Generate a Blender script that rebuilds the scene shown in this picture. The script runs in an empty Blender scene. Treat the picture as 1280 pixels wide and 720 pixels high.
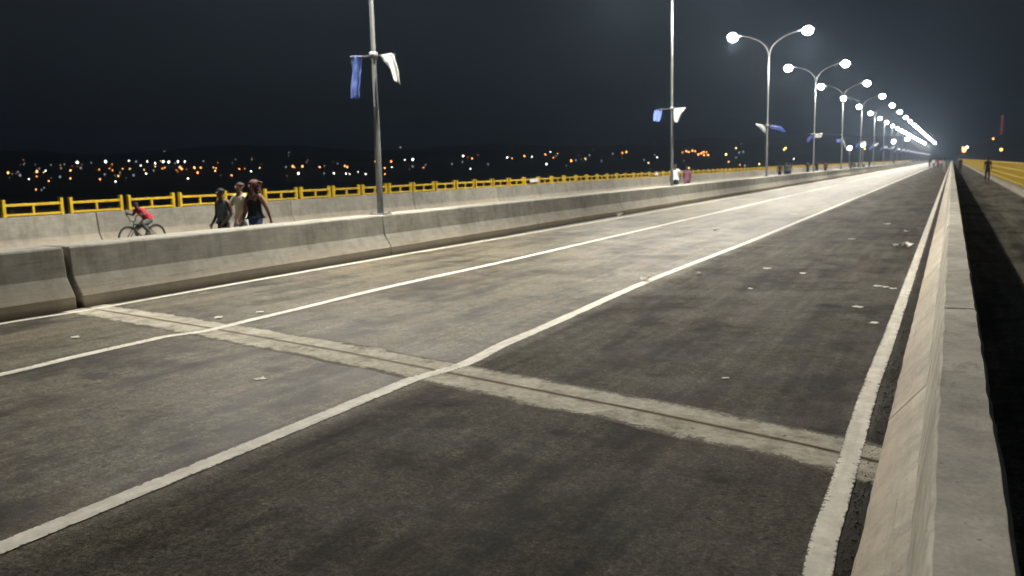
import bpy, bmesh, math, random
from mathutils import Vector, Matrix, noise
random.seed(7)
R = math.radians
sc = bpy.context.scene
col = sc.collection
PI = math.pi

# ------------------------------------------------------------------ camera
F = 1040.0                      # focal length in pixels of a 1280 px wide frame
EYE = Vector((0, 0, 1.72))
fwd = Vector((1190 - 640.0, -(198 - 360.0), -F)).normalized()
AB = .0226
nb = F * F / (162 - 550 * AB)
up = -Vector((AB * nb, -nb, -F)).normalized()
rgt = fwd.cross(up)
ROT = Matrix((rgt, fwd, up))    # rows: the world axes seen from the camera -> camera to world
cd = bpy.data.cameras.new('camera')
cam = bpy.data.objects.new('camera', cd)
col.objects.link(cam)
cam.matrix_world = Matrix.Translation(EYE) @ ROT.to_4x4()
cd.sensor_width = 36
cd.lens = F / 1280 * 36
cd.clip_start = .05
cd.clip_end = 6000
cd.dof.use_dof = True
cd.dof.focus_distance = 4.2
cd.dof.aperture_fstop = 3.0
sc.camera = cam

def pix_dir(px, py):
    return ROT @ Vector((px - 640.0, -(py - 360.0), -F)).normalized()

def on_x(px, py, X):
    d = pix_dir(px, py)
    return EYE + d * (X / d.x)

def on_z(px, py, z=0.0):
    d = pix_dir(px, py)
    return EYE + d * ((z - EYE.z) / d.z)

# ------------------------------------------------------------------ render settings
sc.view_settings.view_transform = 'Standard'
sc.view_settings.look = 'None'
sc.view_settings.exposure = 0
sc.view_settings.gamma = 1
sc.view_settings.use_curve_mapping = False
sc.render.engine = 'CYCLES'
cy = sc.cycles
cy.use_denoising = True
cy.use_light_tree = True
cy.max_bounces = 5
cy.diffuse_bounces = 2
cy.glossy_bounces = 2
cy.transmission_bounces = 2
cy.volume_bounces = 0
cy.sample_clamp_indirect = 4
cy.caustics_reflective = False
cy.caustics_refractive = False

# ------------------------------------------------------------------ node helpers
class NT:
    def __init__(self, name):
        self.m = bpy.data.materials.new(name)
        self.m.use_nodes = True
        self.t = self.m.node_tree
        self.b = self.t.nodes['Principled BSDF']
    def n(self, typ, **kw):
        nd = self.t.nodes.new(typ)
        for k, v in kw.items():
            if k.startswith('i_'):
                key = k[2:]
                nd.inputs[int(key) if key.isdigit() else key.replace('_', ' ')].default_value = v
            else:
                setattr(nd, k, v)
        return nd
    def l(self, a, b):
        self.t.links.new(a, b)
    def pos(self, scale=(1, 1, 1)):
        g = self.n('ShaderNodeNewGeometry')
        mp = self.n('ShaderNodeMapping')
        mp.inputs['Scale'].default_value = scale
        self.l(g.outputs['Position'], mp.inputs['Vector'])
        return mp.outputs['Vector']
    def noise(self, vec, scale, detail=4, rough=.55, dist=0):
        nd = self.n('ShaderNodeTexNoise', i_Scale=scale, i_Detail=detail, i_Roughness=rough, i_Distortion=dist)
        self.l(vec, nd.inputs['Vector'])
        return nd.outputs['Fac']
    def ramp(self, fac, stops):
        r = self.n('ShaderNodeValToRGB')
        e = r.color_ramp.elements
        while len(e) < len(stops):
            e.new(.5)
        for el, (p, c) in zip(e, stops):
            el.position = p
            el.color = (c, c, c, 1) if not isinstance(c, tuple) else (*c, 1)
        self.l(fac, r.inputs['Fac'])
        return r.outputs['Color']
    def mix(self, fac, a, b, mode='MIX'):
        m = self.n('ShaderNodeMix', data_type='RGBA', blend_type=mode)
        for s, v in (('Factor', fac), ('A', a), ('B', b)):
            sock = [i for i in m.inputs if i.name == s and i.enabled and (s == 'Factor' and i.type == 'VALUE' or s != 'Factor' and i.type == 'RGBA')][0]
            if isinstance(v, (int, float)):
                sock.default_value = v
            elif isinstance(v, tuple):
                sock.default_value = (*v, 1)
            else:
                self.l(v, sock)
        return [o for o in m.outputs if o.type == 'RGBA'][0]
    def math(self, op, a, b=None, clamp=False):
        m = self.n('ShaderNodeMath', operation=op, use_clamp=clamp)
        for i, v in enumerate((a, b)):
            if v is None:
                continue
            if isinstance(v, (int, float)):
                m.inputs[i].default_value = v
            else:
                self.l(v, m.inputs[i])
        return m.outputs[0]
    def bump(self, h, strength=.3, dist=.01):
        b = self.n('ShaderNodeBump', i_Strength=strength, i_Distance=dist)
        self.l(h, b.inputs['Height'])
        self.l(b.outputs['Normal'], self.b.inputs['Normal'])
    def fin(self, colr=None, rough=.8, spec=.3, metal=0):
        if colr is not None:
            if isinstance(colr, tuple):
                self.b.inputs['Base Color'].default_value = (*colr, 1)
            else:
                self.l(colr, self.b.inputs['Base Color'])
        if isinstance(rough, (int, float)):
            self.b.inputs['Roughness'].default_value = rough
        else:
            self.l(rough, self.b.inputs['Roughness'])
        self.b.inputs['Specular IOR Level'].default_value = spec
        self.b.inputs['Metallic'].default_value = metal
        return self.m

def asphalt_material(name, lanes=True, tint=1.0, dusty=.6):
    t = NT(name)
    v = t.pos()
    streak = t.noise(t.pos((1.6, .22, 1)), 1.0, 6, .62, .4)
    blotch = t.noise(v, .55, 6, .62, .6)
    mid = t.noise(v, 3.2, 5, .65, .3)
    grain = t.noise(v, 120, 2, .7)
    a = t.math('ADD', t.math('MULTIPLY', streak, .45), t.math('MULTIPLY', blotch, .4))
    a = t.math('ADD', a, t.math('MULTIPLY', mid, .25))
    c = t.ramp(a, [(.435, (.0055 * tint, .0053 * tint, .0042 * tint)), (.50, (.021 * tint, .0198 * tint, .0152 * tint)),
                   (.575, (.060 * tint, .056 * tint, .042 * tint))])
    rub = t.ramp(t.noise(v, 7.5, 7, .72, 1.0), [(.34, .55), (.66, 1.5)])
    c = t.mix(.8, c, rub, 'MULTIPLY')
    # brownish dust drifted over the paving
    dust = t.ramp(t.noise(t.pos((.8, .45, 1)), 1.5, 7, .68, .8), [(.47, 0.0), (.62, 1.0)])
    c = t.mix(t.math('MULTIPLY', dust, dusty), c, (.066 * tint, .049 * tint, .033 * tint))
    c = t.mix(.75, c, t.ramp(grain, [(.3, .35), (.7, 1.65)]), 'MULTIPLY')
    # long faint scrapes along the driving direction
    scr = t.ramp(t.noise(t.pos((5.5, .16, 1)), 1.6, 4, .6, .2), [(.36, .62), (.5, 1.0), (.66, 1.45)])
    c = t.mix(.55, c, scr, 'MULTIPLY')
    # chippings of a few centimetres
    chip = t.ramp(t.noise(v, 42, 3, .75), [(.34, .40), (.5, 1.0), (.64, 1.75)])
    c = t.mix(.85, c, chip, 'MULTIPLY')
    worn = t.ramp(t.noise(v, 14, 6, .8, .5), [(.36, .45), (.52, 1.0), (.66, 1.5)])
    c = t.mix(.75, c, worn, 'MULTIPLY')
    # small dark pits
    pits = t.ramp(t.noise(v, 17, 2, .5), [(.30, 1.0), (.36, 0.0)])
    c = t.mix(t.math('MULTIPLY', pits, .8), c, (.012, .011, .010))
    if lanes:
        # the two lanes towards the median are older, dusty and paler paving than the right lane
        sx = t.n('ShaderNodeSeparateXYZ')
        g = t.n('ShaderNodeNewGeometry')
        t.l(g.outputs['Position'], sx.inputs[0])
        mr = t.n('ShaderNodeMapRange', i_1=-3.6, i_2=-4.05, i_3=0.0, i_4=1.0)
        t.l(sx.outputs['X'], mr.inputs[0])
        lane = mr.outputs[0]
        c = t.mix(t.math('MULTIPLY', mr.outputs[0], .85), c, (2.1, 2.06, 1.95), 'MULTIPLY')
        # soot-dark spots on the lanes
        for (px, py, rx, ry) in SPOTS:
            p = on_z(px, py)
            mp = t.n('ShaderNodeMapping', vector_type='TEXTURE')
            mp.inputs['Location'].default_value = (p.x, p.y, 0)
            mp.inputs['Scale'].default_value = (rx, ry, 1)
            t.l(g.outputs['Position'], mp.inputs['Vector'])
            ln = t.n('ShaderNodeVectorMath', operation='LENGTH')
            t.l(mp.outputs['Vector'], ln.inputs[0])
            d = t.math('ADD', ln.outputs['Value'], t.math('MULTIPLY', t.math('SUBTRACT', t.noise(v, 9, 4, .7), .5), 2.2))
            k = t.ramp(d, [(.45, 1.0), (.95, 0.0)])
            c = t.mix(t.math('MULTIPLY', k, .8), c, (.012, .011, .010))
        # grimy gutter at both edges of the carriageway
        for (x0, x1) in ((-.36, -.385)[::-1], (-10.0, -10.10)):
            mr = t.n('ShaderNodeMapRange', i_1=x0, i_2=x1, i_3=0.0, i_4=.85)
            t.l(sx.outputs['X'], mr.inputs[0])
            c = t.mix(mr.outputs[0], c, (.022, .019, .015))
    t.bump(t.math('ADD', grain, t.math('MULTIPLY', mid, .6)), .55, .008)
    ro = t.ramp(t.noise(v, 1.3, 4, .6), [(.3, .58), (.75, .80)])
    m = t.fin(c, ro, .06)
    if lanes:       # the older lanes are also polished by traffic
        t.l(t.math('ADD', t.math('MULTIPLY', lane, .20), .05), t.b.inputs['Specular IOR Level'])
        t.l(t.math('SUBTRACT', ro, t.math('MULTIPLY', lane, .13)), t.b.inputs['Roughness'])
    return m

SPOTS = [(120, 470, .30, .16), (705, 541, .13, .10), (820, 469, .14, .10), (345, 462, .2, .12),
         (760, 660, .05, .04), (432, 449, .25, .1), (900, 600, .07, .05)]

def concrete_material(name, base=(.36, .34, .29), warm=None):
    t = NT(name)
    v = t.pos()
    big = t.noise(v, .8, 6, .62, .5)
    med = t.noise(v, 5, 6, .65)
    fine = t.noise(v, 70, 3, .7)
    drip = t.noise(t.pos((2.6, 2.6, .35)), 2.2, 5, .65, .3)
    c = t.ramp(big, [(.3, tuple(x * .72 for x in base)), (.55, base), (.75, tuple(x * 1.18 for x in base))])
    c = t.mix(.55, c, t.ramp(med, [(.3, .66), (.7, 1.22)]), 'MULTIPLY')
    c = t.mix(.5, c, t.ramp(drip, [(.32, .55), (.52, 1.0)]), 'MULTIPLY')
    c = t.mix(.5, c, t.ramp(fine, [(.3, .7), (.7, 1.25)]), 'MULTIPLY')
    # warm dust splashed on the low part
    sx = t.n('ShaderNodeSeparateXYZ')
    t.l(v, sx.inputs[0])
    mr = t.n('ShaderNodeMapRange', i_1=.42, i_2=.12, i_3=0.0, i_4=.6)
    t.l(sx.outputs['Z'], mr.inputs[0])
    c = t.mix(mr.outputs[0], c, (.42, .35, .26))
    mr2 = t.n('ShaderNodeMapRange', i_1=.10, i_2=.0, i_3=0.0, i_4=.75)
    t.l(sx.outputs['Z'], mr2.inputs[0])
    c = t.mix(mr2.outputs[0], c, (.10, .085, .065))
    mp = t.n('ShaderNodeMapping')
    mp.inputs['Rotation'].default_value = (R(38), 0, 0)
    mp.inputs['Scale'].default_value = (3, 2.2, 22)
    t.l(v, mp.inputs['Vector'])
    c = t.mix(.35, c, t.ramp(t.noise(mp.outputs['Vector'], 1.0, 4, .6), [(.35, .72), (.6, 1.12)]), 'MULTIPLY')
    scuff = t.ramp(t.noise(t.pos((2, .35, 9)), 2.6, 5, .7, .4), [(.60, 0.0), (.70, 1.0)])
    c = t.mix(t.math('MULTIPLY', scuff, .45), c, (.07, .064, .055))
    oi = t.n('ShaderNodeObjectInfo')
    c = t.mix(.9, c, t.ramp(oi.outputs['Random'], [(0, .85), (1, 1.12)]), 'MULTIPLY')
    pore = t.ramp(t.noise(v, 45, 1, .5), [(.24, 1.0), (.29, 0.0)])
    c = t.mix(t.math('MULTIPLY', pore, .5), c, (.06, .055, .045))
    t.bump(t.math('ADD', med, t.math('MULTIPLY', fine, .5)), .4, .008)
    return t.fin(c, .85, .3)

def edge_coord(t):
    uv = t.n('ShaderNodeUVMap', uv_map='across')
    sx = t.n('ShaderNodeSeparateXYZ')
    t.l(uv.outputs['UV'], sx.inputs[0])
    return sx.outputs['X']

def paint_material():
    t = NT('road_paint')
    v = t.pos()
    e = edge_coord(t)                      # 0 along the middle, 1 at both edges
    w = t.noise(v, 30, 6, .75)
    w2 = t.noise(v, 1.7, 4, .6)
    c = t.ramp(t.noise(v, 7, 5, .7), [(.3, (.58, .56, .48)), (.7, (.86, .83, .74))])
    c = t.mix(.5, c, t.ramp(t.noise(t.pos((9, .7, 1)), 1.5, 4, .6), [(.3, .65), (.6, 1.1)]), 'MULTIPLY')
    k = t.math('ADD', t.math('MULTIPLY', w, .75), t.math('MULTIPLY', w2, .25))
    k = t.math('SUBTRACT', k, t.math('MULTIPLY', t.math('POWER', e, 5.0), .17))
    wear = t.ramp(k, [(.35, 1.0), (.41, 0.0)])
    c = t.mix(t.math('MULTIPLY', wear, .9), c, (.045, .042, .034))
    t.bump(w, .35, .004)
    return t.fin(c, .75, .3)

def plain(name, c, rough=.6, spec=.4, metal=0, var=.25, scale=9):
    t = NT(name)
    n = t.noise(t.pos(), scale, 4, .6)
    cc = t.mix(1.0, c, t.ramp(n, [(.3, 1 - var), (.7, 1 + var)]), 'MULTIPLY')
    return t.fin(cc, rough, spec, metal)

def cloth(name, c, thin=False):
    t = NT(name)
    v = t.pos()
    n = t.noise(v, 14, 4, .6)
    wv = t.noise(v, 220, 2, .6)
    cc = t.mix(1.0, c, t.ramp(n, [(.3, .78), (.7, 1.2)]), 'MULTIPLY')
    t.bump(wv, .2, .002)
    m = t.fin(cc, .92, .15)
    if thin:
        tr = t.n('ShaderNodeBsdfTranslucent')
        t.l(cc, tr.inputs['Color'])
        mx = t.n('ShaderNodeMixShader', i_0=.5)
        t.l(t.b.outputs[0], mx.inputs[1])
        t.l(tr.outputs[0], mx.inputs[2])
        t.l(mx.outputs[0], t.t.nodes['Material Output'].inputs['Surface'])
    return m

def emit(name, c, s):
    m = bpy.data.materials.new(name)
    m.use_nodes = True
    nt = m.node_tree
    b = nt.nodes['Principled BSDF']
    b.inputs['Base Color'].default_value = (.3, .3, .3, 1)
    b.inputs['Emission Color'].default_value = (*c, 1)
    b.inputs['Emission Strength'].default_value = s
    return m

def yellow_material():
    t = NT('yellow_paint')
    v = t.pos()
    c = t.ramp(t.noise(v, 6, 5, .65), [(.3, (.46, .31, .015)), (.7, (.62, .44, .02))])
    rust = t.ramp(t.noise(v, 19, 5, .7), [(.66, 0.0), (.74, 1.0)])
    c = t.mix(t.math('MULTIPLY', rust, .6), c, (.12, .06, .02))
    return t.fin(c, .5, .4)

def joint_material():
    t = NT('joint_concrete')
    v = t.pos()
    a = t.noise(v, 3.5, 6, .68, .5)
    b = t.noise(v, 16, 5, .7)
    c = t.ramp(a, [(.30, (.17, .155, .12)), (.44, (.38, .355, .285)), (.66, (.56, .53, .44))])
    c = t.mix(.7, c, t.ramp(b, [(.3, .6), (.7, 1.25)]), 'MULTIPLY')
    hole = t.ramp(t.noise(v, 11, 3, .6), [(.29, 1.0), (.34, 0.0)])
    c = t.mix(t.math('MULTIPLY', hole, .85), c, (.03, .026, .02))
    e = edge_coord(t)                      # 0 at the slit, 1 at the outer edge: bitumen smeared over the edge
    k = t.math('ADD', e, t.math('ADD', t.math('MULTIPLY', t.math('SUBTRACT', t.noise(v, 5, 6, .75), .5), 1.1),
                                t.math('MULTIPLY', t.math('SUBTRACT', t.noise(v, 40, 3, .7), .5), .3)))
    sm = t.ramp(k, [(.80, 0.0), (.92, 1.0)])
    c = t.mix(t.math('MULTIPLY', sm, .85), c, (.05, .046, .036))
    rustline = t.ramp(e, [(.03, 1.0), (.10, 0.0)])
    c = t.mix(t.math('MULTIPLY', rustline, .7), c, (.10, .065, .035))
    t.bump(t.math('ADD', a, b), .6, .015)
    return t.fin(c, .9, .25)

M = {}
M['road'] = asphalt_material('asphalt_paving', True, 1.05, .42)
M['walk'] = asphalt_material('walkway_asphalt', False, 1.9, .12)
M['left'] = asphalt_material('left_carriageway_asphalt', False, 2.2)
M['concrete'] = concrete_material('barrier_concrete', (.33, .325, .285))
M['edge'] = concrete_material('roadside_barrier_concrete', (.58, .55, .47))
M['parapet'] = concrete_material('parapet_concrete', (.26, .25, .215))
M['paint'] = paint_material()
M['joint'] = joint_material()
M['yellow'] = yellow_material()
M['galv'] = plain('galvanised_steel', (.20, .21, .22), .5, .5, .25, .15, 7)
M['darksteel'] = plain('dark_steel', (.05, .05, .055), .45, .5, .3)
M['casing'] = plain('lamp_casing_grey', (.25, .25, .26), .5)
M['deck'] = concrete_material('deck_concrete', (.25, .24, .22))
M['white_cloth'] = cloth('white_flag_cloth', (.88, .89, .88), True)
M['blue_cloth'] = cloth('blue_flag_cloth', (.24, .35, .76), True)
M['paper'] = cloth('scrap_paper', (.86, .84, .78))
M['grit'] = plain('grit_stone', (.16, .14, .11), .9, .2, 0, .5, 40)
M['ground'] = plain('dark_hill_earth', (.035, .034, .026), .95, .1, 0, .4, .03)
LAMP_E = 360.0
M['lens'] = emit('lamp_lens_glow', (1.0, .955, .90), LAMP_E)
M['lens_weak'] = emit('weak_lamp_lens_glow', (1.0, .955, .90), LAMP_E * .05)
M['flood'] = emit('floodlight_glow', (.96, .97, 1.0), 70.0)
M['city_white'] = emit('far_white_glow', (1.0, .93, .85), 9.0)
M['city_dim'] = emit('far_faint_glow', (.75, .85, .9), .55)
M['city_orange'] = emit('far_orange_glow', (1.0, .36, .09), 6.5)
M['city_yellow'] = emit('far_yellow_glow', (1.0, .66, .22), 7.0)
M['city_dim2'] = emit('far_dim_glow', (.9, .85, .75), .25)
M['city_orange_dim'] = emit('far_dim_orange_glow', (1.0, .3, .08), .5)
M['city_blue'] = emit('far_bluish_glow', (.35, .62, .9), 1.6)
M['mast_red'] = emit('mast_red_glow', (1.0, .12, .16), .35)

# ------------------------------------------------------------------ mesh helpers
def link(name, me, mat=None, parent=None, loc=None):
    if mat is not None:
        for x in (mat if isinstance(mat, (list, tuple)) else [mat]):
            me.materials.append(x)
    o = bpy.data.objects.new(name, me)
    col.objects.link(o)
    if parent is not None:
        o.parent = parent
    if loc is not None:
        o.location = loc
    return o

def mesh_of(name, vs, fs, smooth=False):
    me = bpy.data.meshes.new(name)
    me.from_pydata([tuple(v) for v in vs], [], fs)
    me.update()
    if smooth:
        for p in me.polygons:
            p.use_smooth = True
    return me

def tag(o, label=None, cat=None, group=None, kind=None):
    for k, v in (('label', label), ('category', cat), ('group', group), ('kind', kind)):
        if v:
            o[k] = v
    return o

def empty(name, loc=(0, 0, 0), rz=0):
    o = bpy.data.objects.new(name, None)
    o.empty_display_size = .2
    col.objects.link(o)
    o.location = loc
    o.rotation_euler = (0, 0, rz)
    return o

def copy_tree(o, parent=None):
    c = o.copy()
    col.objects.link(c)
    c.parent = parent
    for ch in list(o.children):
        copy_tree(ch, c)
    return c

def across(me, vals):
    uv = me.uv_layers.new(name='across')
    for l in me.loops:
        uv.data[l.index].uv = (vals[l.vertex_index], 0)

class MB:
    """vertex and face collector"""
    def __init__(self):
        self.v = []
        self.f = []
        self.s = []
    def add(self, vs, fs, smooth=False):
        b = len(self.v)
        self.v += [Vector(p) for p in vs]
        self.f += [tuple(i + b for i in f) for f in fs]
        self.s += [smooth] * len(fs)
        return self
    def box(self, a, b):
        x0, y0, z0 = a
        x1, y1, z1 = b
        vs = [(x0, y0, z0), (x1, y0, z0), (x1, y1, z0), (x0, y1, z0), (x0, y0, z1), (x1, y0, z1), (x1, y1, z1), (x0, y1, z1)]
        return self.add(vs, [(3, 2, 1, 0), (4, 5, 6, 7), (0, 1, 5, 4), (1, 2, 6, 5), (2, 3, 7, 6), (3, 0, 4, 7)])
    def bbox(self, a, b, ch=.006):
        """box with chamfered edges"""
        bm = bmesh.new()
        bmesh.ops.create_cube(bm, size=1)
        for w in bm.verts:
            w.co = Vector([(a[i] + b[i]) / 2 + w.co[i] * (b[i] - a[i]) for i in range(3)])
        bmesh.ops.bevel(bm, geom=list(bm.edges), offset=ch, segments=1, affect='EDGES', profile=.5)
        bm.verts.index_update()
        self.add([w.co.copy() for w in bm.verts], [tuple(x.index for x in f.verts) for f in bm.faces])
        bm.free()
        return self
    def tube(self, pts, rad, n=10, caps=True):
        pts = [Vector(p) for p in pts]
        rad = rad if isinstance(rad, (list, tuple)) else [rad] * len(pts)
        vs = []
        ref = None
        for i, p in enumerate(pts):
            d = (pts[min(i + 1, len(pts) - 1)] - pts[max(i - 1, 0)]).normalized()
            if ref is None:
                ref = Vector((0, 0, 1)) if abs(d.z) < .9 else Vector((1, 0, 0))
            a = d.cross(ref).normalized()
            ref = a.cross(d).normalized()
            for k in range(n):
                t = 2 * PI * k / n
                vs.append(p + a * (math.cos(t) * rad[i]) + ref * (math.sin(t) * rad[i]))
        fs = []
        for i in range(len(pts) - 1):
            for k in range(n):
                k2 = (k + 1) % n
                fs.append((i * n + k, (i + 1) * n + k, (i + 1) * n + k2, i * n + k2))
        self.add(vs, fs, True)
        if caps:
            b = len(self.v) - len(vs)
            self.f.append(tuple(b + k for k in range(n)))
            self.f.append(tuple(b + (len(pts) - 1) * n + k for k in reversed(range(n))))
            self.s += [False, False]
        return self
    def ball(self, c, r, n=12, m=8, fn=None):
        vs, fs = [], []
        r = r if isinstance(r, (list, tuple)) else (r, r, r)
        for i in range(m + 1):
            ph = PI * i / m
            for k in range(n):
                t = 2 * PI * k / n
                d = Vector((math.sin(ph) * math.cos(t), math.sin(ph) * math.sin(t), math.cos(ph)))
                s = fn(d) if fn else 1
                vs.append(Vector((c[0] + d.x * r[0] * s, c[1] + d.y * r[1] * s, c[2] + d.z * r[2] * s)))
        for i in range(m):
            for k in range(n):
                k2 = (k + 1) % n
                fs.append((i * n + k, (i + 1) * n + k, (i + 1) * n + k2, i * n + k2))
        return self.add(vs, fs, True)
    def ring(self, c, rad, r, axis='X', n=32, m=6):
        vs, fs = [], []
        for i in range(n):
            a = 2 * PI * i / n
            for k in range(m):
                b = 2 * PI * k / m
                q = rad + r * math.cos(b)
                vs.append((c[0] + r * math.sin(b), c[1] + q * math.cos(a), c[2] + q * math.sin(a)))
        for i in range(n):
            for k in range(m):
                i2, k2 = (i + 1) % n, (k + 1) % m
                fs.append((i * m + k, i2 * m + k, i2 * m + k2, i * m + k2))
        return self.add(vs, fs, True)
    def mesh(self, name):
        me = mesh_of(name, self.v, self.f)
        for p, s in zip(me.polygons, self.s):
            p.use_smooth = s
        return me
    def build(self, name, mat, parent=None, loc=None):
        return link(name, self.mesh(name), mat, parent, loc)

def lerp_tab(tab, y):
    if y <= tab[0][0]:
        return tab[0][1]
    for (a, xa), (b, xb) in zip(tab, tab[1:]):
        if y <= b:
            t = (y - a) / (b - a)
            t = t * t * (3 - 2 * t)
            return xa + (xb - xa) * t
    return tab[-1][1]

def n1(x, y=0.0, z=0.0):
    return noise.noise(Vector((x, y, z)))

# ------------------------------------------------------------------ setting: deck, roads, water, shore
Y0, Y1 = -24.0, 503.0
def struct(o):
    o['kind'] = 'structure'
    return o
struct(MB().box((-20.1, Y0, -1.6), (3.35, Y1, -.01)).build('bridge_deck', M['deck']))
def sheet(name, x0, x1, z, mat, y1=Y1):
    vs = [(x0, Y0, z), (x1, Y0, z), (x1, y1, z), (x0, y1, z)]
    return struct(link(name, mesh_of(name, vs, [(0, 1, 2, 3)]), mat))
sheet('road', -10.7, .09, 0, M['road'], 760)
sheet('left_carriageway', -19.4, -10.7, -.001, M['left'], 760)
sheet('walkway', .09, 2.95, -.002, M['walk'])

# painted lines: slightly unsteady by hand, as on the photo
LINES = {
    'a': (.10, [(-24, -10.35), (4, -10.2), (5.9, -10.07), (6.9, -9.97), (10, -10.0), (13.5, -9.98), (18.8, -9.86), (28, -9.76), (40, -9.74), (500, -9.74)]),
    'b': (.145, [(-24, -7.42), (4.3, -7.42), (5.2, -7.46), (6.0, -7.45), (6.55, -7.27), (7.4, -7.31), (10, -7.39), (14, -7.31), (500, -7.31)]),
    'c': (.15, [(-24, -3.9), (5.45, -3.89), (6.25, -3.77), (7.2, -3.84), (11.9, -3.95), (20, -3.87), (500, -3.83)]),
    'd': (.122, [(-24, -.40), (3.0, -.40), (4.0, -.44), (6.8, -.47), (9, -.46), (500, -.45)]),
}
for key, (w, tab) in LINES.items():
    vs, fs = [], []
    y = Y0
    i = 0
    while y < 500:
        x = lerp_tab(tab, y)
        j1, j2 = n1(y * 11.3, w * 50) * .006, n1(y * 11.3, 9 + w * 50) * .006
        z = .005
        vs += [(x - w / 2 + j1, y, z), (x - w / 6, y, z), (x + w / 6, y, z), (x + w / 2 + j2, y, z)]
        if i:
            for q in range(3):
                fs.append((4 * i - 4 + q, 4 * i - 3 + q, 4 * i + 1 + q, 4 * i + q))
        i += 1
        y += .09 if y < 25 else (1 if y < 80 else 8)
    me = mesh_of('road_marking', vs, fs)
    across(me, [(1, .33, .33, 1)[q % 4] for q in range(len(vs))])
    struct(link('road_marking', me, M['paint']))

# expansion joint: two ragged concrete nosings with the open slit between them
JC = [(-10.18, 7.08), (-7.41, 6.63), (-5.12, 6.2), (-3.37, 5.8), (-1.88, 5.47), (-.75, 5.18), (-.285, 5.03)]
def nosing(sgn, wid, sd):
    vs, fs = [], []
    N = 700
    for i in range(N + 1):
        x = JC[0][0] + (JC[-1][0] - JC[0][0]) * i / N
        t = None
        for (xa, ya), (xb, yb) in zip(JC, JC[1:]):
            if xa <= x <= xb + 1e-6:
                t = ya + (yb - ya) * (x - xa) / (xb - xa)
        e = n1(x * 1.7, sd) * .05 + n1(x * 6, sd + 3) * .02 + n1(x * 22, sd + 8) * .010
        w = max(.08, wid + e)
        g = .009 + n1(x * 3, 77) * .003
        r = [(x, t + sgn * g, 0), (x, t + sgn * g, .0025), (x, t + sgn * (g + .5 * w), .003), (x, t + sgn * w, .002), (x, t + sgn * (w + .012), 0)]
        vs += r
        if i:
            a, b = (i - 1) * 5, i * 5
            for k in range(4):
                q = (a + k, b + k, b + k + 1, a + k + 1)
                fs.append(q if sgn > 0 else q[::-1])
    return vs, fs
mb = MB()
for sgn, wid, sd in ((1, .31, 1.0), (-1, .35, 40.0)):
    mb.add(*nosing(sgn, wid, sd))
me = mb.mesh('expansion_joint')
across(me, [(0, 0, .5, 1, 1)[q % 5] for q in range(len(me.vertices))])
oj = struct(link('expansion_joint', me, M['joint']))

# water and far shore
struct(link('river', mesh_of('river', [(-4000, -4000, -14), (4000, -4000, -14), (4000, 4000, -14), (-4000, 4000, -14)], [(0, 1, 2, 3)]),
            plain('river_water', (.006, .008, .010), .12, .5, 0, .1, .2)))
def ground_h(x, y):
    r = math.hypot(x, y)
    t = max(0.0, min(1.0, (r - 468) / 640))
    s = t * t * (3 - 2 * t) * .6 + t * .4
    h = -15.5 + 46 * s
    h += s * (n1(x / 170, y / 170) * 9 + n1(x / 60, y / 60, 5) * 3.5) * (1 if r < 1400 else .6)
    e = max(0.0, 1 - max(0.0, abs(x + 8.5) - 16) / 34)     # embankment that carries the road off the bridge
    if y > 400 and r > 485:
        e *= min(1, (r - 485) / 18)
        h = max(h * (1 - e) + e * -1.2, h) if h < -1.2 else h * (1 - e) + e * -1.2
    return h
vs, fs = [], []
rs = [455 + 9 * i for i in range(60)] + [1000 + 45 * i for i in range(20)]
NA = 260
for r in rs:
    for k in range(NA):
        a = 2 * PI * k / NA
        x, y = r * math.sin(a), r * math.cos(a)
        vs.append((x, y, ground_h(x, y)))
for i in range(len(rs) - 1):
    for k in range(NA):
        k2 = (k + 1) % NA
        fs.append((i * NA + k, i * NA + k2, (i + 1) * NA + k2, (i + 1) * NA + k))
struct(link('far_shore_hills', mesh_of('far_shore_hills', vs, fs, True), M['ground']))

# ------------------------------------------------------------------ concrete barriers
def extrude_profile(prof, length, ny=24, jit=.003, seed=0, gap=.010, cap_in=.012):
    """closed XZ profile extruded along +Y, ends slightly rounded, faces a little uneven"""
    n = len(prof)
    ys = [gap, gap + .015] + [gap + .015 + (length - 2 * gap - .03) * i / ny for i in range(1, ny)] + [length - gap - .015, length - gap]
    cx = sum(p[0] for p in prof) / n
    cz = sum(p[1] for p in prof) / n
    vs, fs = [], []
    for i, y in enumerate(ys):
        end = i in (0, len(ys) - 1)
        for (x, z) in prof:
            dx = n1(x * 9 + seed, y * 2.1, z * 9) * jit + n1(x * 3 + seed, y * 9.0, z * 3) * jit
            k = cap_in if end else 0
            xx = x + dx - (k if x > cx else -k)
            zz = z + (0 if z < .02 else n1(x * 5, y * 1.7, z + seed) * jit - (k if z > cz else 0))
            vs.append((xx, y, zz))
    for i in range(len(ys) - 1):
        for k in range(n):
            k2 = (k + 1) % n
            fs.append((i * n + k, i * n + k2, (i + 1) * n + k2, (i + 1) * n + k))
    fs.append(tuple(reversed(range(n))))
    fs.append(tuple((len(ys) - 1) * n + k for k in range(n)))
    return mesh_of('barrier', vs, fs)

def finish(me):
    bm = bmesh.new()
    bm.from_mesh(me)
    bmesh.ops.recalc_face_normals(bm, faces=list(bm.faces))
    bm.to_mesh(me)
    bm.free()
    return me

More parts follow.
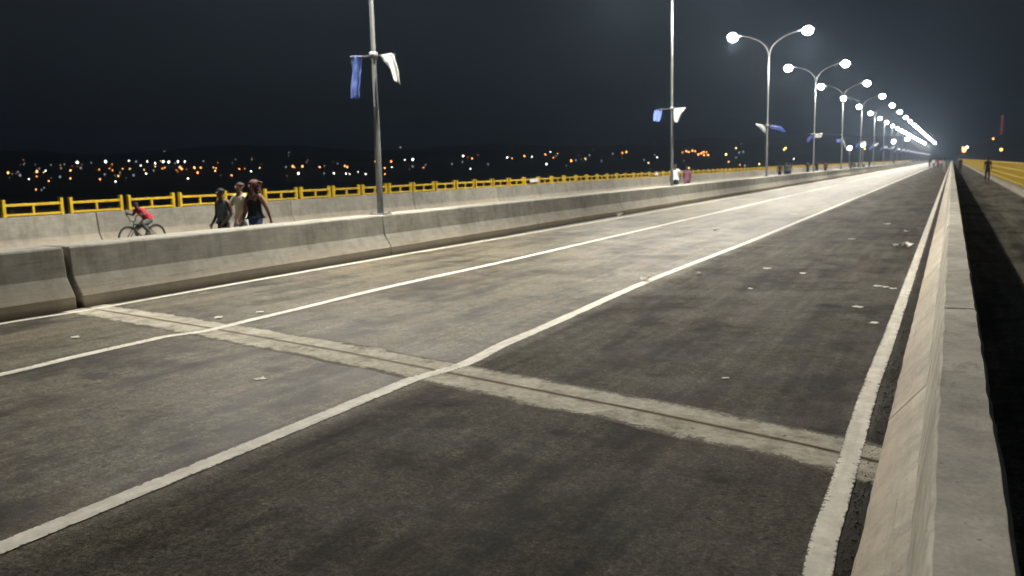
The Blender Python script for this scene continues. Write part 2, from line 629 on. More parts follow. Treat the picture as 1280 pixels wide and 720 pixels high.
median_prof = [(.50, 0), (.50, .165), (.34, .42), (.306, .795), (.285, .82), (-.285, .82), (-.306, .795), (-.34, .42), (-.50, .165), (-.50, 0)]
edge_prof = [(-.28, 0), (-.28, .075), (-.075, .33), (-.008, .80), (.004, .82), (.165, .82), (.18, .80), (.185, .33), (.19, .075), (.19, 0)]
para_prof = [(.22, 0), (.22, .10), (.09, .34), (.03, .845), (.015, .86), (-.215, .86), (-.23, .845), (-.23, 0)]
UNIT = 7.0
mA = [finish(extrude_profile(median_prof, UNIT, 40, .004, s, .011)) for s in (3, 17, 29)]
mB = [finish(extrude_profile(edge_prof, UNIT, 60, .006, s, .006)) for s in (5, 23)]
mC = [finish(extrude_profile(para_prof, UNIT, 20, .003, s, .012)) for s in (11, 31)]
for me in mA:
    me.materials.append(M['concrete'])
for me in mB:
    me.materials.append(M['edge'])
for me in mC:
    me.materials.append(M['parapet'])
def unit(name, me, x, y, label, cat, group, rz=0):
    o = bpy.data.objects.new(name, me)
    col.objects.link(o)
    o.location = (x, y, 0)
    o.rotation_euler = (0, 0, rz)
    return tag(o, label, cat, group)
K = 0
y = 7.05 - 3 * UNIT
while y < 498:
    if abs(y - .05) < .1:
        # the unit before the expansion joint swings a little away from the road
        unit('concrete_barrier', mA[1], -10.7 - math.sin(R(3.5)) * 7 - .0, y - .03, 'grey median barrier block at the far left, before the wide open gap',
             'barrier', 'median barrier blocks', -R(3.5))
    else:
        lab = 'grey concrete block of the median barrier further along the row of lamp posts'
        if abs(y - 7.05) < .1:
            lab = 'long grey median barrier block in front of the cyclist and the three walkers'
        elif abs(y - 14.05) < .1:
            lab = 'median barrier block carrying the nearest lamp post with the limp blue flag'
        unit('concrete_barrier', mA[K % 3], -10.7, y, lab, 'barrier', 'median barrier blocks')
    K += 1
    y += UNIT
y = 5.65 - 4 * UNIT
K = 0
while y < 496:
    lab = 'concrete block of the right roadside barrier beyond the first joint, between road and walkway'
    if y < 0 and y > -6:
        lab = 'nearest concrete block of the right roadside barrier, filling the lower right corner'
    elif abs(y - 5.65) < .1:
        lab = 'right roadside barrier block just past the thin top joint near the camera'
    unit('concrete_barrier', mB[K % 2], 0, y, lab, 'barrier', 'right roadside barrier blocks')
    K += 1
    y += UNIT
PY = 20.71 - 6 * UNIT
y = PY
K = 0
while y < 498:
    lab = 'pale concrete parapet block under the yellow railing along the left bridge edge'
    if abs(y - (20.71 - UNIT)) < .1:
        lab = 'pale parapet block behind the cyclist and the three walkers, under yellow railing'
    elif abs(y - (20.71 - 2 * UNIT)) < .1:
        lab = 'leftmost visible pale parapet block under the yellow railing'
    unit('parapet_block', mC[K % 2], -19.0, y, lab, 'parapet', 'left parapet blocks')
    K += 1
    y += UNIT
# kerb upstand that carries the right fence
kerb_prof = [(-.15, 0), (-.15, .27), (-.14, .285), (.24, .285), (.25, .27), (.25, 0)]
mD = finish(extrude_profile(kerb_prof, 14.0, 28, .004, 8, .006))
mD.materials.append(M['parapet'])
y = -20.0
while y < 488:
    unit('kerb_block', mD, 2.9, y, 'low pale concrete kerb block carrying the yellow fence right of the walkway', 'kerb', 'kerb blocks under the right fence')
    y += 14

# ------------------------------------------------------------------ yellow railing on the left parapet
P = 1.652
def rail_panel_parts():
    L = P - .17
    pa = [('post', MB().bbox((-.05, 0, 0), (.05, .075, .40), .006)), ('post', MB().bbox((-.05, L - .075, 0), (.05, L, .40), .006)),
          ('rail', MB().bbox((-.035, .072, .245), (.035, L - .072, .305), .005)), ('rail', MB().bbox((-.03, .072, .02), (.03, L - .072, .07), .005)),
          ('baluster', MB().bbox((-.028, L / 2 - .028, .071), (.028, L / 2 + .028, .244), .004))]
    return pa
proto = empty('railing_panel', (0, 0, 0))
for nm, m_ in rail_panel_parts():
    m_.build(nm, M['yellow'], proto)
whole = MB()
for nm, m_ in rail_panel_parts():
    b = len(whole.v)
    whole.v += m_.v
    whole.f += [tuple(i + b for i in f) for f in m_.f]
    whole.s += m_.s
whole_me = whole.mesh('railing_panel')
whole_me.materials.append(M['yellow'])
y = 11.44 - 4 * P
first = True
while y < 497:
    if y < 75:
        o = proto if first else copy_tree(proto)
        first = False
    else:
        o = bpy.data.objects.new('railing_panel', whole_me)
        col.objects.link(o)
    o.location = (-19.1, y, .86)
    lab = 'low yellow steel railing panel with paired posts on the left parapet'
    i = round((y - 11.44) / P)
    if i == 0:
        lab = 'leftmost full yellow railing panel, left of the panel above the cyclist'
    elif i == 1:
        lab = 'second full yellow railing panel from the left, ahead of the cyclist'
    elif i == 2:
        lab = 'yellow railing panel just behind the cycling boy in red'
    elif i == 3:
        lab = 'yellow railing panel between the cycling boy and the boy on foot'
    tag(o, lab, 'railing', 'yellow railing panels on the left parapet')
    y += P

# ------------------------------------------------------------------ tall yellow fence right of the walkway
FP = 2.5
def fence_parts():
    pa = []
    pa.append(('post', MB().bbox((-.04, 0, 0), (.04, .08, 1.19), .006)))
    for z in (.10, .42, .76, 1.10):
        pa.append(('rail', MB().bbox((-.03, .081, z), (.03, FP - .001, z + .055), .005)))
    g = MB()
    k = .16
    zs = (.10, .42, .76, 1.10)
    while k < FP - .05:
        for za, zb in zip(zs, zs[1:]):
            g.box((-.014, k, za + .0551), (.014, k + .028, zb - .0001))
        k += .125
    pa.append(('bar_infill', g))
    return pa
fproto = empty('fence_panel', (0, 0, 0))
for nm, m_ in fence_parts():
    m_.build(nm, M['yellow'], fproto)
fw = MB()
for nm, m_ in fence_parts():
    b = len(fw.v)
    fw.v += m_.v
    fw.f += [tuple(i + b for i in f) for f in m_.f]
    fw.s += m_.s
fw_me = fw.mesh('fence_panel')
fw_me.materials.append(M['yellow'])
y = 15.0
first = True
while y < 495:
    if y < 110:
        o = fproto if first else copy_tree(fproto)
        first = False
    else:
        o = bpy.data.objects.new('fence_panel', fw_me)
        col.objects.link(o)
    o.location = (2.97, y, .285)
    tag(o, 'tall yellow barred fence panel on the kerb along the right walkway', 'fence', 'yellow fence panels right of the walkway')
    y += FP

# ------------------------------------------------------------------ lamp posts on the median
LX, LZ = -10.7, .82
def arm_pts(s):
    pts = []
    for i in range(15):
        t = i / 14
        a = t * R(82)
        pts.append((s * (.03 + 1.95 * (1 - math.cos(a)) / (1 - math.cos(R(82)))), 0, 7.74 + 1.34 * math.sin(a)))
    return pts
def head_mb(s):
    g = MB()
    n = 12
    secs = [(1.75, .045, .05), (1.95, .10, .07), (2.15, .17, .095), (2.45, .185, .10), (2.68, .13, .075), (2.76, .03, .03)]
    vs, fs = [], []
    for (x, w, h) in secs:
        for k in range(n):
            t = 2 * PI * k / n
            zz = math.sin(t)
            vs.append((s * x, w * math.cos(t), 9.07 + (x - 1.75) * .06 + (zz * h if zz > 0 else zz * h * .25)))
    for i in range(len(secs) - 1):
        for k in range(n):
            k2 = (k + 1) % n
            fs.append((i * n + k, (i + 1) * n + k, (i + 1) * n + k2, i * n + k2))
    fs.append(tuple(range(n)))
    fs.append(tuple((len(secs) - 1) * n + k for k in range(n)))
    g.add(vs, fs, True)
    return g
def lens_mb(s):
    g = MB()
    g.ball((s * 2.34, 0, 9.02), (.30, .28, .26), 20, 12)
    return g
lamp = empty('lamp_post', (LX, 14.4, LZ))
gb = MB().bbox((-.17, -.17, 0), (.17, .17, .022), .004)
for a, b in ((-.13, -.13), (.13, -.13), (.13, .13), (-.13, .13)):
    gb.tube([(a, b, .02), (a, b, .06)], .013, 8)
gb.build('base_plate', M['galv'], lamp)
MB().tube([(0, 0, .02), (0, 0, .5), (0, 0, 2.2), (0, 0, 2.23), (0, 0, 5.2), (0, 0, 5.22), (0, 0, 7.9)],
          [.068, .066, .059, .047, .042, .038, .035], 16).build('pole', M['galv'], lamp)
gbar = MB()
gbar.tube([(-.60, 0, 3.29), (0, .0, 3.26), (.55, 0, 3.25)], .014, 8)
gbar.tube([(0, 0, 3.2), (0, 0, 3.34)], .085, 14)
gbar.build('flag_bar', M['galv'], lamp)
for s in (1, -1):
    MB().tube(arm_pts(s), [.038 - .0013 * i for i in range(15)], 10).build('arm', M['galv'], lamp)
    h = head_mb(s).build('lamp_head', M['casing'], lamp)
    lens_mb(s).build('lens', M['lens'], h)
LAMP_W = 1450.0
def area_light(parent, s, w):
    ld = bpy.data.lights.new('lamp_light', 'AREA')
    ld.shape = 'DISK'
    ld.size = .42
    ld.energy = w
    ld.color = (1.0, .93, .80)
    lo = bpy.data.objects.new('lamp_light', ld)
    col.objects.link(lo)
    lo.parent = parent
    lo.location = (s * 2.34, 0, 8.75)
    lo.rotation_euler = (0, s * R(8), 0)
    return lo

def strip(name, a, b, mat, label, group, ny=22, nx=7, rip=.03, ph=0.0, par=None):
    """cloth hung between two edge curves a and b (lists of points), rippled across"""
    def ev(c, t):
        t *= len(c) - 1
        i = min(int(t), len(c) - 2)
        return Vector(c[i]).lerp(Vector(c[i + 1]), t - i)
    vs, fs = [], []
    for j in range(ny + 1):
        t = j / ny
        p, q = ev(a, t), ev(b, t)
        for i in range(nx + 1):
            u = i / nx
            w = p.lerp(q, u)
            w.y += rip * (math.sin(u * 9 + ph + t * 2.2) * (.3 + t) + n1(u * 3 + ph, t * 4) * .8)
            w.z += n1(u * 2 + ph, t * 3, 4) * .02 * t
            w.x += n1(u * 2 + ph, t * 3.3, 9) * .025 * t
            vs.append(w)
    for j in range(ny):
        for i in range(nx):
            k = j * (nx + 1) + i
            fs.append((k, k + 1, k + nx + 2, k + nx + 1))
    me = mesh_of(name, vs, fs, True)
    o = link(name, me, mat)
    m = o.modifiers.new('thick', 'SOLIDIFY')
    m.thickness = .004
    return tag(o, label, 'flag', group)

def flags_for(k, py):
    x0 = LX
    z0 = LZ
    def g(pts):
        return [(x0 + p[0], py + p[1], z0 + p[2]) for p in pts]
    ord_ = ('first', 'second', 'third', 'fourth')
    if k == 0:
        B = (g([(-.58, 0, 3.31), (-.54, -.05, 3.0), (-.56, -.1, 2.7), (-.57, -.12, 2.42)]), g([(-.29, 0, 3.30), (-.29, -.05, 3.0), (-.29, -.1, 2.7), (-.28, -.13, 2.42)]))
        W = (g([(.16, 0, 3.27), (.30, -.08, 3.13), (.50, -.15, 2.96), (.66, -.2, 2.70)]), g([(.44, .02, 3.29), (.56, -.04, 3.22), (.67, -.1, 3.0), (.78, -.18, 2.62)]))
        lb, lw = 'long limp blue flag hanging from the crossbar of the nearest lamp post', 'white flag drooping to a point on the nearest lamp post'
    elif k == 1:
        B = (g([(-.78, 0, 3.24), (-.80, -.14, 3.0), (-.74, -.26, 2.78)]), g([(-.42, 0, 3.25), (-.44, -.12, 3.0), (-.47, -.25, 2.72)]))
        W = (g([(.08, 0, 3.27), (.13, -.18, 3.0), (.2, -.35, 2.68)]), g([(.62, 0, 3.30), (.46, -.15, 3.05), (.33, -.35, 2.66)]))
        lb, lw = 'short square blue flag on the second lamp post from the left', 'white triangular flag on the second lamp post from the left'
    elif k == 2:
        W = (g([(-.10, 0, 3.05), (-.25, .1, 3.30), (-.50, .2, 3.38), (-.80, .3, 3.42)]), g([(-.10, 0, 2.75), (-.3, .1, 2.92), (-.5, .2, 3.12), (-.72, .3, 3.30)]))
        B = (g([(.12, 0, 3.22), (.4, .1, 3.24), (.8, .2, 3.18), (1.1, .3, 2.86)]), g([(.14, 0, 3.10), (.4, .1, 3.02), (.75, .2, 2.92), (.95, .3, 2.80)]))
        lb, lw = 'dull blue flag blown to the right on the third lamp post', 'white flag blown up to the left on the third lamp post'
    else:
        rr = random.Random(k * 13)
        up_ = rr.uniform(-.1, .35) if k != 4 else -.9
        d = .3 if k != 4 else .05
        W = (g([(.05, 0, 3.28), (.2 + d * .4, .15, 3.30 + up_ * .3), (.3 + d, .3, 3.34 + up_), ]), g([(.05, 0, 2.95), (.2 + d * .4, .15, 2.92 + up_ * .4), (.28 + d, .3, 3.0 + up_)]))
        ub = rr.uniform(-.5, .05)
        B = (g([(-.08, 0, 3.26), (-.35, .1, 3.22 + ub * .4), (-.62, .2, 3.18 + ub)]), g([(-.08, 0, 2.96), (-.34, .1, 2.86 + ub * .4), (-.58, .2, 2.86 + ub)]))
        if k == 3:
            lb, lw = 'grey blue flag blown left on the fourth lamp post', 'white flag blown up to the right on the fourth lamp post'
        elif k == 4:
            lb, lw = 'bluish flag on the fifth lamp post beside a steep white one', 'white flag hanging steeply from the fifth lamp post'
        else:
            lb, lw = 'small bluish flag on a far lamp post in the crowded end of the row', 'small white flag on a far lamp post in the crowded end of the row'
    strip('flag', *B, M['blue_cloth'], lb, 'blue flags on the lamp posts', ph=k * 1.3)
    strip('flag', *W, M['white_cloth'], lw, 'white flags on the lamp posts', ph=k * 2.1 + 1)

names = ['nearest lamp post, its lamps above the picture, with limp blue and white flags',
         'second lamp post from the left, lamps above the picture, square blue flag',
         'third lamp post from the left, double armed, its right lamp the biggest and brightest',
         'fourth lamp post from the left, double armed, the second one with both lamps in view',
         'fifth lamp post from the left, double armed, steep white flag at mid height',
         'sixth lamp post from the left, just beyond the one with the steep white flag']
NP = 24
POSTS = []
for k in range(-1, NP):
    o = lamp if k == 0 else copy_tree(lamp)
    py = 14.4 + 20.98 * k
    o.location = (LX, py, LZ)
    POSTS.append((k, o))
    o.rotation_euler = (R(random.uniform(-.25, .25)), R(random.uniform(-.25, .25)), R(random.uniform(-3, 3))) if k > 0 else (0, 0, 0)
    if k < 0:
        lab = 'double armed lamp post on the median behind the camera'
    elif k < len(names):
        lab = names[k]
    else:
        lab = 'far double armed lamp post in the dense glowing end of the row'
    tag(o, lab, 'lamp post', 'lamp posts on the median')
    if k >= -1:
        flags_for(k if k >= 0 else 9, py)

for k, o in POSTS:
    for s in (1, -1):
        area_light(o, s, LAMP_W * (.05 if k < 0 else 1))
    if k < 0:
        for ch in o.children:
            for l_ in ch.children:
                if l_.name.startswith('lens'):
                    l_.data = l_.data.copy()
                    l_.data.materials[0] = M['lens_weak']
# floodlights on posts beside the far left walkway
for (px, py, X, lab) in ((1062, 185, -18.2, 'low white floodlight on a post, left of the fifth and sixth lamp posts'),
                         (1079, 181, -18.2, 'low white floodlight on a post right of the sixth lamp post base'),
                         (1117, 177, -18.2, 'larger low white floodlight on a post under the crowded lamp row'),
                         (1134, 174, -18.2, 'farthest low white floodlight under the end of the lamp row')):
    p = on_x(px, py, X)
    s = p.y / 185.0
    fl = empty('floodlight', (p.x, p.y, 0))
    MB().tube([(0, 0, 0), (0, 0, p.z - .1)], [.07, .05], 10).build('pole', M['galv'], fl)
    MB().bbox((-.28, -.02, p.z - .22), (.28, .22, p.z + .22), .03).build('housing', M['casing'], fl)
    MB().ball((0, -.05, p.z), (.30 * s + .1, .10, .26 * s + .1), 16, 8).build('lens', M['flood'], fl)
    tag(fl, lab, 'floodlight', 'low floodlights along the left side')

# ------------------------------------------------------------------ lights of the far shore
def hit_ground(px, py, lift):
    d = pix_dir(px, py)
    h = math.hypot(d.x, d.y)
    t = 470 / h
    while t < 1250 / h:
        p = EYE + d * t
        if p.z - ground_h(p.x, p.y) <= lift:
            return p
        t += 4
    return EYE + d * (random.uniform(900, 1150) / h)
CITY = []
def add(kind, size, pts):
    for p in pts:
        CITY.append((p[0], p[1], kind, size))
add('city_orange', 1.0, [(10, 216), (46, 214.5), (88, 213), (88, 223), (125, 224), (148, 220), (225, 209), (227, 211), (243, 209.6), (247, 215.7), (289.5, 219), (399.5, 208.7), (431, 207.5), (434, 208.7), (366, 208), (378, 208), (714, 201)])
add('city_orange', .7, [(45, 237), (61, 226), (124, 212), (137, 210.5), (203, 210.5), (251, 209.6), (267, 209.5), (270, 210.2), (299, 211), (368, 209.5), (469, 201.7), (481, 210), (481, 217.5), (489, 201.7), (529.5, 209.5), (590, 198), (640, 198), (655.5, 195), (681.7, 193), (692, 197), (697, 192), (778, 191), (783, 190), (925, 206)])
add('city_orange', .8, [(853.5, 190.6), (858, 189), (861, 190), (865.5, 188.5), (869, 189), (873, 193), (876.5, 191.6), (879.5, 190), (883, 190.2), (880, 194), (885, 193.7), (911, 202)])
add('city_white', 1.0, [(96.6, 203), (132, 202), (204, 202), (222.5, 202), (683, 205), (373, 216.7), (211, 202.5), (516, 199.5), (579, 195)])
add('city_white', .65, [(36, 224), (57, 213.6), (144.5, 227), (161, 201), (184, 202), (182.5, 217), (194, 204), (231, 202), (235, 223), (314, 214), (417.5, 216.7), (432.5, 217), (437, 217.5), (447.5, 215), (457, 217.5), (490, 209), (506, 200), (588, 211), (634, 197), (665, 196), (688, 190), (821.5, 197), (992, 198.6), (176, 207)])
add('city_dim', 1.0, [(25, 219), (114, 203.5), (131, 218), (170, 202), (192, 213), (357.5, 208.7), (405.5, 207.5), (405, 216.7), (516, 208), (532, 206), (565, 205), (578, 202.5), (610, 205), (708, 207), (752, 201), (766, 192), (855, 201), (924, 190.6), (929, 189.6), (931, 207), (75, 221), (101, 210), (167, 219), (920, 197)])
add('city_yellow', .85, [(732, 198.5), (810.6, 203.5), (907.5, 193), (920, 185), (949, 205), (980, 187), (982, 185), (861, 210), (1081, 186)])
add('city_blue', .9, [(720, 200.5), (737, 194), (805, 200)])
rc = random.Random(21)
for _ in range(55):
    u = rc.random() ** 1.3 * 940
    base_y = 222 - u * .031
    add(rc.choice(['city_dim', 'city_dim', 'city_dim2', 'city_orange_dim']), rc.uniform(.5, .8), [(u, base_y + rc.gauss(-6, 8))])
for _ in range(26):
    u = 4 + rc.random() ** 1.2 * 345
    add(rc.choice(['city_orange', 'city_orange_dim', 'city_orange', 'city_yellow']), rc.uniform(.3, .55), [(u, 222 - u * .031 + rc.gauss(-8, 6))])
KIND = {'city_dim2': 'dim greyish', 'city_orange_dim': 'dim orange', 'city_orange': 'orange', 'city_white': 'white', 'city_dim': 'faint greyish', 'city_yellow': 'yellow', 'city_blue': 'bluish'}
gm = {}
def globe(kind, post):
    g = MB()
    g.ball((0, 0, 0), 1.0, 10, 6)
    me = g.mesh('far_lamp')
    me.materials.append(M[kind])
    return me
for (px, py, kind, size) in CITY:
    p = hit_ground(px, py, 4)
    dist = (p - EYE).length
    r = size * .74 * dist / 780 * random.uniform(.7, 1.15)
    lo = ground_h(p.x, p.y) - .3
    root = empty('shore_lamp', (p.x, p.y, lo))
    H_ = p.z - lo
    if kind not in gm:
        gm[kind] = globe(kind, 0)
    o = bpy.data.objects.new('globe', gm[kind])
    col.objects.link(o)
    o.parent = root
    o.location = (0, 0, H_)
    o.scale = (r * random.uniform(.8, 1.1), r * .9, r * random.uniform(.9, 1.25))
    pm = bpy.data.meshes.get('shore_lamp_post')
    if pm is None:
        pm = MB().tube([(0, 0, 0), (0, 0, 1)], .12, 6).mesh('shore_lamp_post')
        pm.materials.append(M['darksteel'])
    q = bpy.data.objects.new('post', pm)
    col.objects.link(q)
    q.parent = root
    q.scale = (1, 1, max(.2, H_ - r * .8))
    w = KIND[kind]
    if px < 340:
        where = 'above the walkers and cyclist'
    elif px < 475:
        where = 'between the walkers and the nearest lamp post'
    elif px < 840:
        where = 'between the first and second lamp posts'
    elif px < 890 and py < 196:
        where = 'right of the second lamp post'
    elif px < 957:
        where = 'between the second and third lamp posts'
    else:
        where = 'right of the third lamp post'
    if kind == 'city_orange' and 840 < px < 890 and py < 196:
        lab = 'orange lamp in the tight bright row just right of the second lamp post'
    else:
        lab = ('big ' if size >= 1 and kind != 'city_dim' else 'small ') + w + ' far shore light ' + where
    tag(root, lab, 'light', 'lights on the dark far shore')

for (px, py, kind, size, lab) in ((1205, 188, 'city_orange', 1.5, 'large orange glow at the end of the right walkway'),
                                  (1203.5, 184.5, 'city_orange', .7, 'small orange lamp just above the large orange glow at the walkway end'),
                                  (1206, 186, 'city_yellow', 1.1, 'yellow core lamp touching the large orange glow at the walkway end'),
                                  (1209, 184, 'city_white', .9, 'white lamp just above the orange glow at the walkway end'),
                                  (1241.5, 173.5, 'city_orange', .7, 'small orange lamp below the red mast on the right'),
                                  (1251.5, 187, 'city_orange', 1.1, 'orange lamp just above the yellow fence on the right')):
    p = hit_ground(px, py, 7)
    r = size * (p - EYE).length / 780
    lo = ground_h(p.x, p.y) - .3
    root = empty('shore_lamp', (p.x, p.y, lo))
    o = bpy.data.objects.new('globe', gm[kind])
    col.objects.link(o)
    o.parent = root
    o.location = (0, 0, p.z - lo)
    o.scale = (r, r, r)
    q = bpy.data.objects.new('post', pm)
    col.objects.link(q)
    q.parent = root
    q.scale = (1, 1, p.z - lo)
    tag(root, lab, 'light', 'lights on the dark far shore')

# radio mast with red lamps
D = 1.0
pt = on_x(1253, 146, 48)
pb = on_x(1253, 166, 48)
mg = ground_h(pt.x, pt.y)
mast = empty('radio_mast', (pt.x, pt.y, mg))
g = MB()
Hm = pt.z - mg
cs = [(math.cos(R(a)), math.sin(R(a))) for a in (90, 210, 330)]
for c in cs:
    g.tube([(c[0] * 2.6, c[1] * 2.6, 0), (c[0] * .5, c[1] * .5, Hm)], .16, 6)
zz = 3.0
while zz < Hm - 3:
    w0, w1 = 2.6 - 2.1 * zz / Hm, 2.6 - 2.1 * (zz + 3) / Hm
    for i in range(3):
        a, b = cs[i], cs[(i + 1) % 3]
        g.tube([(a[0] * w0, a[1] * w0, zz), (b[0] * w1, b[1] * w1, zz + 3)], .09, 4)
    zz += 3
g.build('lattice', M['darksteel'], mast)
z_lo = pb.z - mg
for i in range(5):
    z = z_lo + (Hm - z_lo) * i / 4
    MB().ball((0, 0, z), (.9, .9, 2.0), 8, 6).build('beacon', M['mast_red'], mast)
tag(mast, 'tall thin mast with faint red lights beyond the right fence', 'mast')

# ------------------------------------------------------------------ people
SKIN = plain('brown_skin', (.085, .043, .027), .55, .35, 0, .12, 25)
SKIN_L = plain('light_brown_skin', (.21, .11, .07), .55, .35, 0, .12, 25)
BLACKHAIR = plain('black_hair', (.012, .010, .009), .7, .3, 0, .3, 60)
REDHAIR = plain('reddish_curly_hair', (.055, .016, .011), .65, .3, 0, .5, 40)
EYE_M = plain('eye_white', (.6, .58, .55), .3)
SHOE = plain('shoe_leather', (.03, .028, .027), .6)
_cl = {}
def fabric(nm, c):
    if nm not in _cl:
        _cl[nm] = cloth(nm, c)
    return _cl[nm]

def grow(name, nodes, edges, sub=2):
    """nodes: list of (pos, radius or (rx, ry)); skin surface over the joint graph"""
    me = bpy.data.meshes.new(name)
    me.from_pydata([tuple(p) for p, r in nodes], edges, [])
    o = bpy.data.objects.new(name, me)
    col.objects.link(o)
    md = o.modifiers.new('skin', 'SKIN')
    md.use_smooth_shade = True
    if not me.skin_vertices:
        raise RuntimeError('no skin layer')
    for i, (p, r) in enumerate(nodes):
        me.skin_vertices[0].data[i].radius = r if isinstance(r, tuple) else (r, r)
        me.skin_vertices[0].data[i].use_root = (i == 0)
    sd = o.modifiers.new('sub', 'SUBSURF')
    sd.levels = sub
    sd.render_levels = sub
    dg = bpy.context.evaluated_depsgraph_get()
    out = bpy.data.meshes.new_from_object(o.evaluated_get(dg))
    bpy.data.objects.remove(o)
    bpy.data.meshes.remove(me)
    out.name = name
    for p in out.polygons:
        p.use_smooth = True
    return out

def merge(me, mb, mat_index):
    """append the collector's faces to mesh me with their own material slot"""
    bm = bmesh.new()
    bm.from_mesh(me)
    vs = [bm.verts.new(v) for v in mb.v]
    bm.verts.ensure_lookup_table()
    for f, s in zip(mb.f, mb.s):
        try:
            q = bm.faces.new([vs[i] for i in f])
            q.material_index = mat_index
            q.smooth = s
        except ValueError:
            pass
    bm.to_mesh(me)
    bm.free()

def pose(kind, ph=1.0, female=False, heavy=1.0):
    """joints of a 1.70 m figure facing +Y; ph is the sign of the stride"""
    J = dict(pelvis=(0, 0, .93), belly=(0, .01, 1.07), chest=(0, .01, 1.26), collar=(0, 0, 1.40), neck=(0, .015, 1.47),
             jaw=(0, .045, 1.535), skull=(0, .02, 1.60), top=(0, .01, 1.655),
             shL=(-.165, 0, 1.385), shR=(.165, 0, 1.385), hipL=(-.085, 0, .90), hipR=(.085, 0, .90))
    if kind == 'walk':
        s = ph
        J.update(knL=(-.09, .17 * s + .05, .50), anL=(-.09, .25 * s - .03, .09 + (.04 if s < 0 else 0)), toL=(-.095, .25 * s + .12, .04 + (.0 if s > 0 else 0)),
                 knR=(.09, -.13 * s + .05, .50), anR=(.09, -.27 * s - .03, .09 + (.05 if s > 0 else 0)), toR=(.095, -.27 * s + .11, .04),
                 elL=(-.225, -.10 * s - .02, 1.12), wrL=(-.215, -.08 * s + .10, .90), elR=(.225, .09 * s - .02, 1.12), wrR=(.215, .20 * s + .04, .92))
    else:
        J.update(knL=(-.09, .02, .50), anL=(-.10, 0, .09), toL=(-.12, .14, .035), knR=(.09, .02, .50), anR=(.10, 0, .09), toR=(.12, .14, .035),
                 elL=(-.225, -.02, 1.12), wrL=(-.23, .08, .88), elR=(.225, -.02, 1.12), wrR=(.23, .08, .88))
    return {k: Vector(v) for k, v in J.items()}

def hand_mb(g, wrist, elbow, s, sc_):
    """palm and five bent fingers continuing the forearm"""
    d = (wrist - elbow).normalized()
    side = Vector((1, 0, 0)) if abs(d.x) < .8 else Vector((0, 1, 0))
    lat = (side - d * side.dot(d)).normalized()           # thumb side and its opposite lie along nrm
    nrm = d.cross(lat).normalized()
    palm = wrist + d * .05 * sc_
    for i, ln in enumerate((.066, .076, .072, .056)):
        b = palm + nrm * ((i - 1.5) * .019 * sc_) + d * .018 * sc_
        m = b + d * ln * .5 * sc_ + lat * (-s) * .010 * sc_
        e = b + d * ln * .85 * sc_ + lat * (-s) * .034 * sc_
        g.tube([b - d * .02 * sc_, m, e], [.0095 * sc_, .0085 * sc_, .006 * sc_], 6)
    tb = wrist + d * .025 * sc_ + nrm * (-.026 * sc_)
    g.tube([tb, tb + d * .03 * sc_ - nrm * .022 * sc_, tb + d * .06 * sc_ - nrm * .024 * sc_], [.011 * sc_, .010 * sc_, .007 * sc_], 6)

